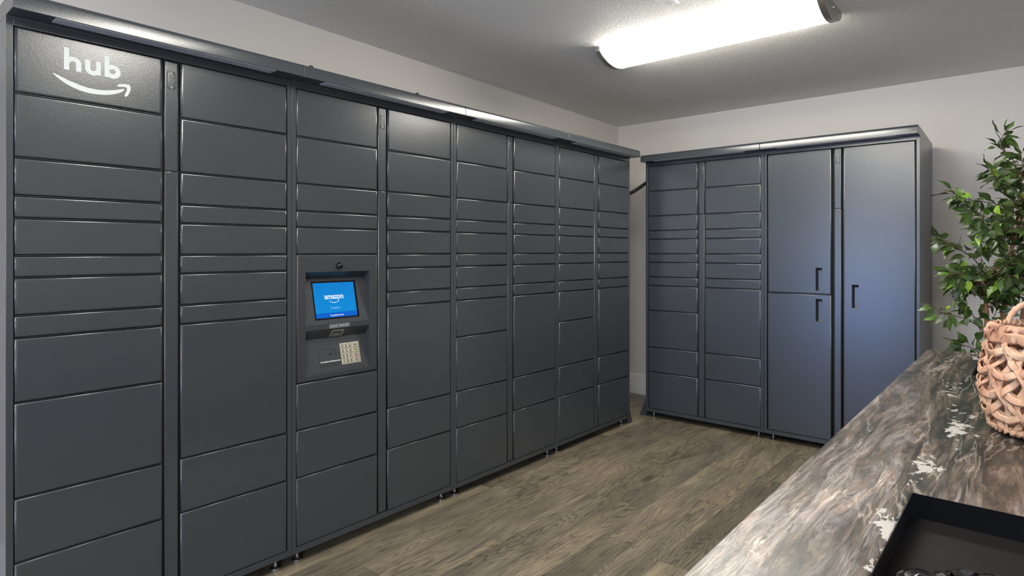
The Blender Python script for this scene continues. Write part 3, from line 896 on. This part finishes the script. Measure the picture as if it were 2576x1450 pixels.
# ------------------------------------------------------------------ counter island
CT = 0.91
CX0, CX1, CY0, CY1 = -0.31, 0.62, 0.46, 2.835
root = empty('counter_island', (CX0, CY0, 0), 0)
def L3(x, y): return (x - CX0, y - CY0)
holesC = [(-0.1435, 0.40, 0.66, 1.127), (-0.152, 0.40, 2.318, 2.742)]
xs = [CX0, -0.1435, 0.40, CX1]
bm = bmesh.new()
ysC = [CY0, 0.66, 1.127, 2.318, 2.742, CY1]
TH = 0.034
for j in range(5):
    for i in range(3):
        if i == 1 and j in (1, 3): continue
        a = L3(xs[i], ysC[j]); b = L3(xs[i + 1], ysC[j + 1])
        for z, rev in ((CT, False), (CT - TH, True)):
            v = [bm.verts.new(c) for c in ((a[0], a[1], z), (b[0], a[1], z), (b[0], b[1], z), (a[0], b[1], z))]
            bm.faces.new(v[::-1] if rev else v)
bmesh.ops.remove_doubles(bm, verts=bm.verts, dist=1e-5)
bm.edges.ensure_lookup_table()
edges = [e for e in bm.edges if len(e.link_faces) == 1 and e.verts[0].co.z > CT - 0.001]
for e in edges:
    v0, v1 = e.verts
    f = e.link_faces[0]
    lo = [min(bm.verts, key=lambda w: (w.co - Vector((v.co.x, v.co.y, CT - TH))).length) for v in (v0, v1)]
    bm.faces.new([v0, v1, lo[1], lo[0]])
bmesh.ops.recalc_face_normals(bm, faces=bm.faces)
ctop = link('countertop', bm, M['stone'], root, bevel=0.0025)
ctop['label'] = 'marbled brown and grey stone-look top'
bm = bmesh.new(); box(bm, 0.035, CX1 - CX0 - 0.035, 0.035, CY1 - CY0 - 0.035, 0.10, CT - TH - 0.05); box(bm, 0.085, CX1 - CX0 - 0.085, 0.085, CY1 - CY0 - 0.085, 0.0, 0.10)
link('base_cabinet', bm, M['cabinet'], root, bevel=0.002)
for k in range(4):
    y_ = 0.05 + k * 0.570
    bm = bmesh.new(); box(bm, 0.018, 0.035, y_, y_ + 0.555, 0.115, CT - TH - 0.065)
    dd = link('cabinet_door', bm, M['cabinet'], root, bevel=0.002)
    bm = bmesh.new(); cyl(bm, (0.004, y_ + 0.5, 0.55), (0.004, y_ + 0.5, 0.70), 0.005, n=12)
    for zz in (0.56, 0.69): cyl(bm, (0.004, y_ + 0.5, zz), (0.018, y_ + 0.5, zz), 0.004, n=10)
    link('handle', bm, M['foot'], dd)
tag(root, 'long counter island with marbled grey-brown top and two black cut-outs', 'counter')
# black lined recesses in the top
for (hx0, hx1, hy0, hy1), lab in zip(holesC, ('black lined opening in the counter front', 'black lined opening behind the basket')):
    hx0 = -0.1435
    a, b = L3(hx0, hy0), L3(hx1, hy1)
    bm = bmesh.new()
    w, zt, zb_ = 0.0012, CT + 0.0004, CT - 0.036
    for q in ((a[0], a[0] + w, a[1], b[1]), (b[0] - w, b[0], a[1], b[1]), (a[0] + w, b[0] - w, a[1], a[1] + w), (a[0] + w, b[0] - w, b[1] - w, b[1])): box(bm, q[0], q[1], q[2], q[3], zb_, zt)
    lin = link('recess_lining', bm, M['recess_black'], root); lin['label'] = lab
    bm = bmesh.new(); box(bm, a[0] + 0.0005, b[0] - 0.0005, a[1] + 0.0005, b[1] - 0.0005, zb_ - 0.004, zb_)
    link('recess_floor', bm, M['recess_base'] if hy0 < 1 else M['recess_black'], lin)

# crumpled black bag lying in the near recess
bm = bmesh.new()
bmesh.ops.create_icosphere(bm, subdivisions=5, radius=1.0)
from mathutils import noise as mnoise
for v in bm.verts:
    p = v.co.copy()
    n1 = mnoise.noise(p * 2.2 + Vector((3, 1, 0))); n2 = abs(mnoise.noise(p * 5.5)); n3 = abs(mnoise.noise(p * 12))
    k = 1 + 0.22 * n1 - 0.16 * n2 - 0.07 * n3
    v.co = Vector((p.x * 0.112 * k, p.y * 0.100 * k, max(p.z, -0.15) * 0.034 * (1 + 0.3 * n1 - 0.7 * n2)))
zmin = min(v.co.z for v in bm.verts)
for v in bm.verts: v.co.z -= zmin
bag = link('plastic_bag', bm, M['bag'], smooth=28)
bag.location = (-0.018, 0.848, CT - 0.036 + 0.0005)
tag(bag, 'crumpled black plastic bag lying in the dark counter opening', 'bag')

# ------------------------------------------------------------------ woven basket
BC = Vector((0.030, 1.655, CT + 0.0035))
HB = 0.226
basket = empty('woven_basket', BC, 0)
def brad(z):
    t = z / HB
    if t < 0.42: return 0.094 + (0.118 - 0.094) * math.sin(t / 0.42 * PI / 2)
    return 0.118 - (0.118 - 0.096) * ((t - 0.42) / 0.58) ** 1.35
def ribbon(bm, pts, w, th, uvl, seed=0.0):
    """closed flat strip: pts = list of (pos, outward normal); w may vary"""
    n = len(pts); ring = []
    for i, (p, nr) in enumerate(pts):
        d = (pts[min(i + 1, n - 1)][0] - pts[max(i - 1, 0)][0]).normalized()
        sd = nr.cross(d).normalized(); nn = d.cross(sd).normalized()
        ww = (w(i / (n - 1)) if callable(w) else w) / 2
        tw = 0.35 * math.sin(seed + i * 0.35)
        s2 = (sd * math.cos(tw) + nn * math.sin(tw))
        ring.append([bm.verts.new(c) for c in (p - s2 * ww, p - s2 * ww * 0.55 + nn * th, p + s2 * ww * 0.1 + nn * th * 0.75, p + s2 * ww * 0.55 + nn * th, p + s2 * ww, p - nn * th * 0.6)])
    for j in range(n - 1):
        a, b = ring[j], ring[j + 1]
        for i in range(6):
            k = (i + 1) % 6
            f = bm.faces.new([a[i], b[i], b[k], a[k]]); f.smooth = True
            for lp, (u_, v_) in zip(f.loops, ((j, i), (j + 1, i), (j + 1, i + 1), (j, i + 1))): lp[uvl].uv = (u_ * 0.08 + seed, v_ / 6)
    bm.faces.new(ring[0]); bm.faces.new(ring[-1][::-1])
def cylp(th, z, dr=0.0):
    r = brad(max(0, min(HB, z))) + dr
    return Vector((r * math.cos(th), r * math.sin(th), z)), Vector((math.cos(th), math.sin(th), 0))
rb = random.Random(11)
NS = 22
LEV = [0.040, 0.083, 0.126, 0.168]
bm = bmesh.new(); uvl = bm.loops.layers.uv.new('UVMap')
for i in range(NS):           # upright splints, slightly leaning in pairs
    th0 = 2 * PI * i / NS
    lean = 0.085 if i % 2 else -0.085
    pts = []
    for k in range(29):
        z = 0.009 + (HB - 0.015) * k / 28
        ph = z / 0.043 * PI
        th = th0 + lean * math.sin(ph) + rb.uniform(-0.004, 0.004)
        dr = 0.0035 * math.cos(ph + (PI if i % 2 else 0))
        pts.append(cylp(th, z, dr))
    ribbon(bm, pts, lambda u, a=rb.uniform(0.016, 0.020): a, 0.0016, uvl, rb.random() * 6)
link('upright_splints', bm, M['fibre'], basket)
bm = bmesh.new(); uvl = bm.loops.layers.uv.new('UVMap')
for li, z0 in enumerate(LEV):  # horizontal bands passing in front of and behind the uprights
    for s_ in (0, 1):
        pts = []
        n = NS * 8
        for k in range(n + 1):
            th = 2 * PI * k / n
            ph = th * NS / 2 + (PI if (s_ + li) % 2 else 0)
            pts.append(cylp(th, z0 + (0.0060 if s_ else -0.0060) * math.cos(ph * 1.0) + rb.uniform(-0.0004, 0.0004), 0.0052 * math.sin(ph)))
        ribbon(bm, pts, 0.0165, 0.0016, uvl, rb.random() * 6)
link('horizontal_bands', bm, M['fibre'], basket)
bm = bmesh.new(); uvl = bm.loops.layers.uv.new('UVMap')
for fam in (1, -1):            # diagonal canes of the open weave
    for i in range(NS // 2):
        th0 = 2 * PI * (i + (0.25 if fam > 0 else 0.75)) / (NS // 2)
        pts = []
        for k in range(61):
            z = 0.012 + (0.180 - 0.012) * k / 60
            th = th0 + fam * (z - 0.02) / 0.043 * (2 * PI / NS)
            pts.append(cylp(th, z, 0.0055 * math.sin(z / 0.043 * 2 * PI + fam)))
        ribbon(bm, pts, rb.uniform(0.0105, 0.0145), 0.0015, uvl, rb.random() * 6)
link('diagonal_canes', bm, M['fibre'], basket)
bm = bmesh.new(); uvl = bm.loops.layers.uv.new('UVMap')   # rim: flat bands plus lashing
for zz, dr, w_ in ((0.197, 0.0045, 0.026), (0.197, -0.0045, 0.026)):
    pts = [cylp(2 * PI * k / 140, zz + 0.001 * math.sin(k * 0.9), dr + 0.0012 * math.sin(k * 1.26)) for k in range(141)]
    ribbon(bm, pts, w_, 0.0024, uvl, 1.0)
for s_ in (0, PI):
    pts = [cylp(2 * PI * k / 280, 0.215 + 0.0035 * math.sin(k * 2 * PI / 280 * 26 + s_), 0.0042 * math.cos(k * 2 * PI / 280 * 26 + s_)) for k in range(281)]
    ribbon(bm, pts, 0.0105, 0.0035, uvl, 2.0 + s_)
for i in range(NS):
    th = 2 * PI * (i + 0.5) / NS
    pts = [cylp(th + 0.05 * (k / 10 - 0.5), 0.190 + 0.028 * k / 10, 0.0072 - 0.002 * abs(k - 5) / 5) for k in range(11)]
    ribbon(bm, pts, rb.uniform(0.010, 0.015), 0.0022, uvl, rb.random() * 6)
link('rim', bm, M['fibre'], basket)
bm = bmesh.new(); uvl = bm.loops.layers.uv.new('UVMap')   # base band and floor
for s_ in (0, PI):
    pts = [cylp(2 * PI * k / 280, 0.0105 + 0.0035 * math.sin(k * 2 * PI / 280 * 24 + s_), 0.0045 * math.cos(k * 2 * PI / 280 * 24 + s_)) for k in range(281)]
    ribbon(bm, pts, 0.012, 0.0035, uvl, s_)
for k in range(9):
    a = -0.085 + k * 0.021
    Lx = math.sqrt(max(0.0, 0.090 ** 2 - a * a))
    ribbon(bm, [(Vector((-Lx + 2 * Lx * j / 8, a, 0.005)), Vector((0, 0, 1))) for j in range(9)], 0.020, 0.0018, uvl, k)
    ribbon(bm, [(Vector((a, -Lx + 2 * Lx * j / 8, 0.0085)), Vector((0, 0, 1))) for j in range(9)], 0.016, 0.0018, uvl, k + .5)
link('base', bm, M['fibre'], basket)
for a0, a1 in ((136, 76), (316, 256)):      # two looped rope handles
    bm = bmesh.new(); uvl = bm.loops.layers.uv.new('UVMap')
    pa, pb = cylp(math.radians(a0), 0.205)[0], cylp(math.radians(a1), 0.205)[0]
    mid = (pa + pb) / 2
    pts = []
    for k in range(41):
        u_ = k / 40
        q = pa.lerp(pb, 0.5 - 0.5 * math.cos(PI * u_))
        pts.append(Vector((q.x, q.y, 0.200 + 0.062 * math.sin(PI * u_) ** 0.8)))
    tube(bm, pts, [0.0060 + 0.0007 * math.sin(k * 2.2) for k in range(41)], 12, uvl=uvl)
    link('handle', bm, M['fibre'], basket)
tag(basket, 'open-weave straw basket with looped rope handles standing on the marbled counter', 'basket')

# ------------------------------------------------------------------ artificial ficus behind the counter
PX, PY = -0.075, 3.47
plant = empty('artificial_ficus', (PX, PY, 0), 0)
s_c, c_c = math.sin(PSI), math.cos(PSI)
def at_px(px, py, D):
    u = (px - 1288) / F_PX
    return Vector(((-s_c + u * c_c) * D - PX, (c_c + u * s_c) * D - PY, CAM_H + (HY - py) / F_PX * D))
bm = bmesh.new()
lathe(bm, [(0.0001, 0.0), (0.115, 0.0), (0.12, 0.006), (0.152, 0.27), (0.160, 0.275), (0.160, 0.295), (0.146, 0.295), (0.140, 0.25), (0.0001, 0.25)], (0, 0, 0), 40)
pot = link('pot', bm, M['pot'], plant, smooth=35)
bm = bmesh.new()
lathe(bm, [(0.143, 0.255), (0.10, 0.268), (0.05, 0.272), (0.0001, 0.27)], (0, 0, 0), 30)
link('moss', bm, M['soil'], pot, smooth=60)
trunks = [
    [Vector((-0.02, 0, 0.24)), Vector((-0.055, 0.0, 0.55)), at_px(2487, 880, 2.70), at_px(2482, 800, 2.70), at_px(2478, 735, 2.71), at_px(2466, 690, 2.72)],
    [Vector((0.02, 0.02, 0.24)), Vector((0.0, 0.04, 0.6)), at_px(2524, 830, 2.78), at_px(2527, 770, 2.78), at_px(2524, 715, 2.78), at_px(2552, 600, 2.76), at_px(2570, 530, 2.74), at_px(2566, 440, 2.72)],
    [Vector((0.03, -0.03, 0.24)), Vector((0.06, -0.02, 0.6)), at_px(2575, 800, 2.70), at_px(2600, 700, 2.70), at_px(2610, 600, 2.68), at_px(2620, 500, 2.7)],
]
bm = bmesh.new()
TP = []
for tr_ in trunks:
    sp_ = smooth_path(tr_, 6)
    TP.append(sp_)
    n = len(sp_)
    tube(bm, sp_, [(0.016 - 0.011 * (i / n)) * (1 + 0.12 * math.sin(i * 1.7)) for i in range(n)], 10)
link('trunk', bm, M['bark'], plant, smooth=60)

rl = random.Random(5)
bmL = bmesh.new()
uvL = bmL.loops.layers.uv.new('UVMap')
tintL = bmL.faces.layers.float.new('tint_f')
LEAFPROF = [(0.0, 0.02), (0.08, 0.30), (0.20, 0.72), (0.36, 1.0), (0.52, 0.95), (0.68, 0.66), (0.80, 0.34), (0.90, 0.13), (1.0, 0.0)]
def leaf(base, dirv, nrm, Ln, Wd, tint):
    d = dirv.normalized()
    sd = d.cross(nrm)
    if sd.length < 1e-3: sd = d.orthogonal()
    sd.normalize(); nn = sd.cross(d).normalized()
    droop = rl.uniform(0.10, 0.35); fold = rl.uniform(0.15, 0.45); wav = rl.uniform(-0.06, 0.06)
    rows = []
    for t_, w_ in LEAFPROF:
        c = base + d * (Ln * t_) - nn * (droop * Ln * t_ * t_)
        hw_ = Wd / 2 * w_
        e = nn * (fold * hw_) + nn * (wav * Ln * math.sin(t_ * 9))
        rows.append((bmL.verts.new(c - sd * hw_ + e), bmL.verts.new(c), bmL.verts.new(c + sd * hw_ + e * 0.9), t_))
    for a, b in zip(rows, rows[1:]):
        for i in (0, 1):
            f = bmL.faces.new([a[i], a[i + 1], b[i + 1], b[i]]); f.smooth = True
            us = (0.0, 0.5, 1.0)
            for lp, (u_, v_) in zip(f.loops, ((us[i], a[3]), (us[i + 1], a[3]), (us[i + 1], b[3]), (us[i], b[3]))): lp[uvL].uv = (u_, v_)
            f[tintL] = tint
bmT = bmesh.new()
def rdir():
    while True:
        v = Vector((rl.uniform(-1, 1), rl.uniform(-1, 1), rl.uniform(-1, 1)))
        if 0.1 < v.length < 1: return v.normalized()
def branch(pts, n_leaves, start=0.25, lsz=1.0, bright=0.0, rad=0.0022, tip=True):
    sp_ = smooth_path(pts, 6)
    n = len(sp_)
    tube(bmT, sp_, [rad * (1 - 0.6 * i / n) for i in range(n)], 5)
    for k in range(n_leaves):
        u_ = start + (1 - start) * (k + rl.uniform(0.1, 0.9)) / n_leaves
        i = min(n - 2, int(u_ * (n - 1)))
        p = sp_[i].lerp(sp_[i + 1], u_ * (n - 1) - i)
        ax = (sp_[i + 1] - sp_[i]).normalized()
        side = ax.cross(rdir()).normalized()
        dv = (ax * rl.uniform(0.3, 1.0) + side * 0.9 + Vector((0, 0, rl.uniform(-0.55, 0.15)))).normalized()
        pet = rl.uniform(0.010, 0.022)
        q = p + dv * pet + Vector((0, 0, 0.004))
        tube(bmT, [p, p.lerp(q, 0.5) + Vector((0, 0, 0.003)), q], 0.0008, 4, cap=False)
        nr = (Vector((0, 0, 1)) * 0.9 + rdir() * 0.8 + Vector((-0.1, -0.45, 0))).normalized()
        tn = rl.betavariate(2.0, 3.2) * 0.8
        if rl.random() < 0.05 + bright: tn = rl.uniform(0.8, 1.0)
        leaf(q, dv, nr, rl.uniform(0.046, 0.070) * lsz, rl.uniform(0.024, 0.034) * lsz, tn)
    if tip:
        ax = (sp_[-1] - sp_[-3]).normalized()
        leaf(sp_[-1], ax, Vector((0, -0.3, 1)), 0.058 * lsz, 0.026 * lsz, rl.uniform(0.2, 0.95) if bright else rl.uniform(0.1, 0.7))
def A_(px, py, D): return at_px(px, py, D)
# signature branches of the left side of the crown
branch([A_(2560, 440, 2.72), A_(2550, 405, 2.70), A_(2530, 385, 2.68), A_(2514, 372, 2.67)], 8, 0.55, 1.05)
branch([A_(2530, 385, 2.68), A_(2518, 360, 2.67), A_(2522, 345, 2.66), A_(2532, 330, 2.66)], 9, 0.45, 1.05)
branch([A_(2562, 520, 2.72), A_(2520, 470, 2.66), A_(2500, 440, 2.64), A_(2494, 428, 2.63)], 20, 0.25, 1.05)
branch([A_(2565, 540, 2.72), A_(2510, 515, 2.62), A_(2450, 505, 2.56), A_(2425, 500, 2.55), A_(2402, 488, 2.54)], 26, 0.15, 1.05)
branch([A_(2560, 560, 2.72), A_(2490, 550, 2.60), A_(2450, 535, 2.55), A_(2424, 520, 2.54)], 20, 0.15, 1.05)
branch([A_(2556, 590, 2.72), A_(2500, 575, 2.62), A_(2475, 560, 2.56), A_(2448, 548, 2.56)], 16, 0.15, 1.05)
branch([A_(2552, 600, 2.74), A_(2500, 595, 2.66), A_(2480, 585, 2.62), A_(2460, 580, 2.62)], 12, 0.2, 1.05)
branch([A_(2478, 690, 2.71), A_(2450, 652, 2.60), A_(2420, 632, 2.54), A_(2400, 619, 2.52), A_(2362, 606, 2.50)], 19, 0.3, 1.05, 0.03)
branch([A_(2480, 730, 2.70), A_(2440, 700, 2.58), A_(2418, 692, 2.50), A_(2394, 690, 2.48)], 26, 0.2, 1.05, 0.18)
branch([A_(2480, 745, 2.70), A_(2440, 720, 2.60), A_(2425, 716, 2.56), A_(2408, 718, 2.55)], 16, 0.2, 1.05, 0.10)
branch([A_(2486, 840, 2.70), A_(2440, 808, 2.58), A_(2400, 795, 2.50), A_(2375, 790, 2.47), A_(2352, 776, 2.46)], 14, 0.2, 1.05, 0.25)
branch([A_(2487, 860, 2.70), A_(2465, 828, 2.64), A_(2440, 780, 2.60), A_(2415, 752, 2.58)], 16, 0.25, 1.05)
branch([A_(2488, 910, 2.70), A_(2452, 880, 2.66), A_(2430, 872, 2.64), A_(2414, 868, 2.63)], 18, 0.1, 1.05)
branch([A_(2484, 830, 2.70), A_(2500, 800, 2.62), A_(2506, 780, 2.60)], 7, 0.2)
branch([A_(2560, 500, 2.72), A_(2580, 450, 2.68), A_(2572, 410, 2.66), A_(2566, 392, 2.66)], 10, 0.3)
# the rest of the crown, filling round the stems
for sp_ in TP:
    n = len(sp_)
    for k in range(40):
        i = rl.randint(int(n * 0.52), n - 1)
        p = sp_[i]
        if p.z < 1.02: continue
        az = rl.uniform(0, 2 * PI)
        hfac = (p.z - 0.95) / 0.9
        r = rl.uniform(0.10, 0.27) * (1.15 - 0.45 * abs(hfac - 0.35))
        dv = Vector((math.cos(az), math.sin(az) * 0.9, rl.uniform(-0.05, 0.55)))
        if dv.x < -0.2: r *= 0.42
        q = p + dv * r
        if q.z > 1.72: continue
        mid_ = p + dv * r * 0.5 + Vector((0, 0, rl.uniform(-0.02, 0.04)))
        branch([p, mid_, q], rl.randint(8, 11), 0.25)
# right side of the crown and its top
for k in range(26):
    p = TP[2][rl.randint(int(len(TP[2]) * 0.55), len(TP[2]) - 1)]
    az = rl.uniform(-1.2, 1.2)
    dv = Vector((math.cos(az), math.sin(az), rl.uniform(-0.1, 0.9)))
    q = p + dv * rl.uniform(0.15, 0.32)
    branch([p, p.lerp(q, 0.5) + Vector((0, 0, 0.02)), q], 9, 0.2)
for k in range(8):
    p = TP[2][-1] + Vector((rl.uniform(-0.02, 0.1), rl.uniform(-0.1, 0.1), 0))
    branch([p, p + Vector((rl.uniform(-0.02, 0.06), rl.uniform(-0.05, 0.05), 0.1)), p + Vector((rl.uniform(0.0, 0.12), rl.uniform(-0.1, 0.1), rl.uniform(0.18, 0.30)))], 10, 0.2)
me = bpy.data.meshes.new('foliage')
bmL.to_mesh(me)
vals = [f[tintL] for f in bmL.faces]
bmL.free()
at_ = me.attributes.new('tint', 'FLOAT', 'FACE')
at_.data.foreach_set('value', vals)
me.materials.append(M['leaf'])
fo = bpy.data.objects.new('foliage', me); COL.objects.link(fo); fo.parent = plant
link('twigs', bmT, M['twig'], plant)
tag(plant, 'leafy green artificial ficus tree behind the counter at the right edge', 'plant')
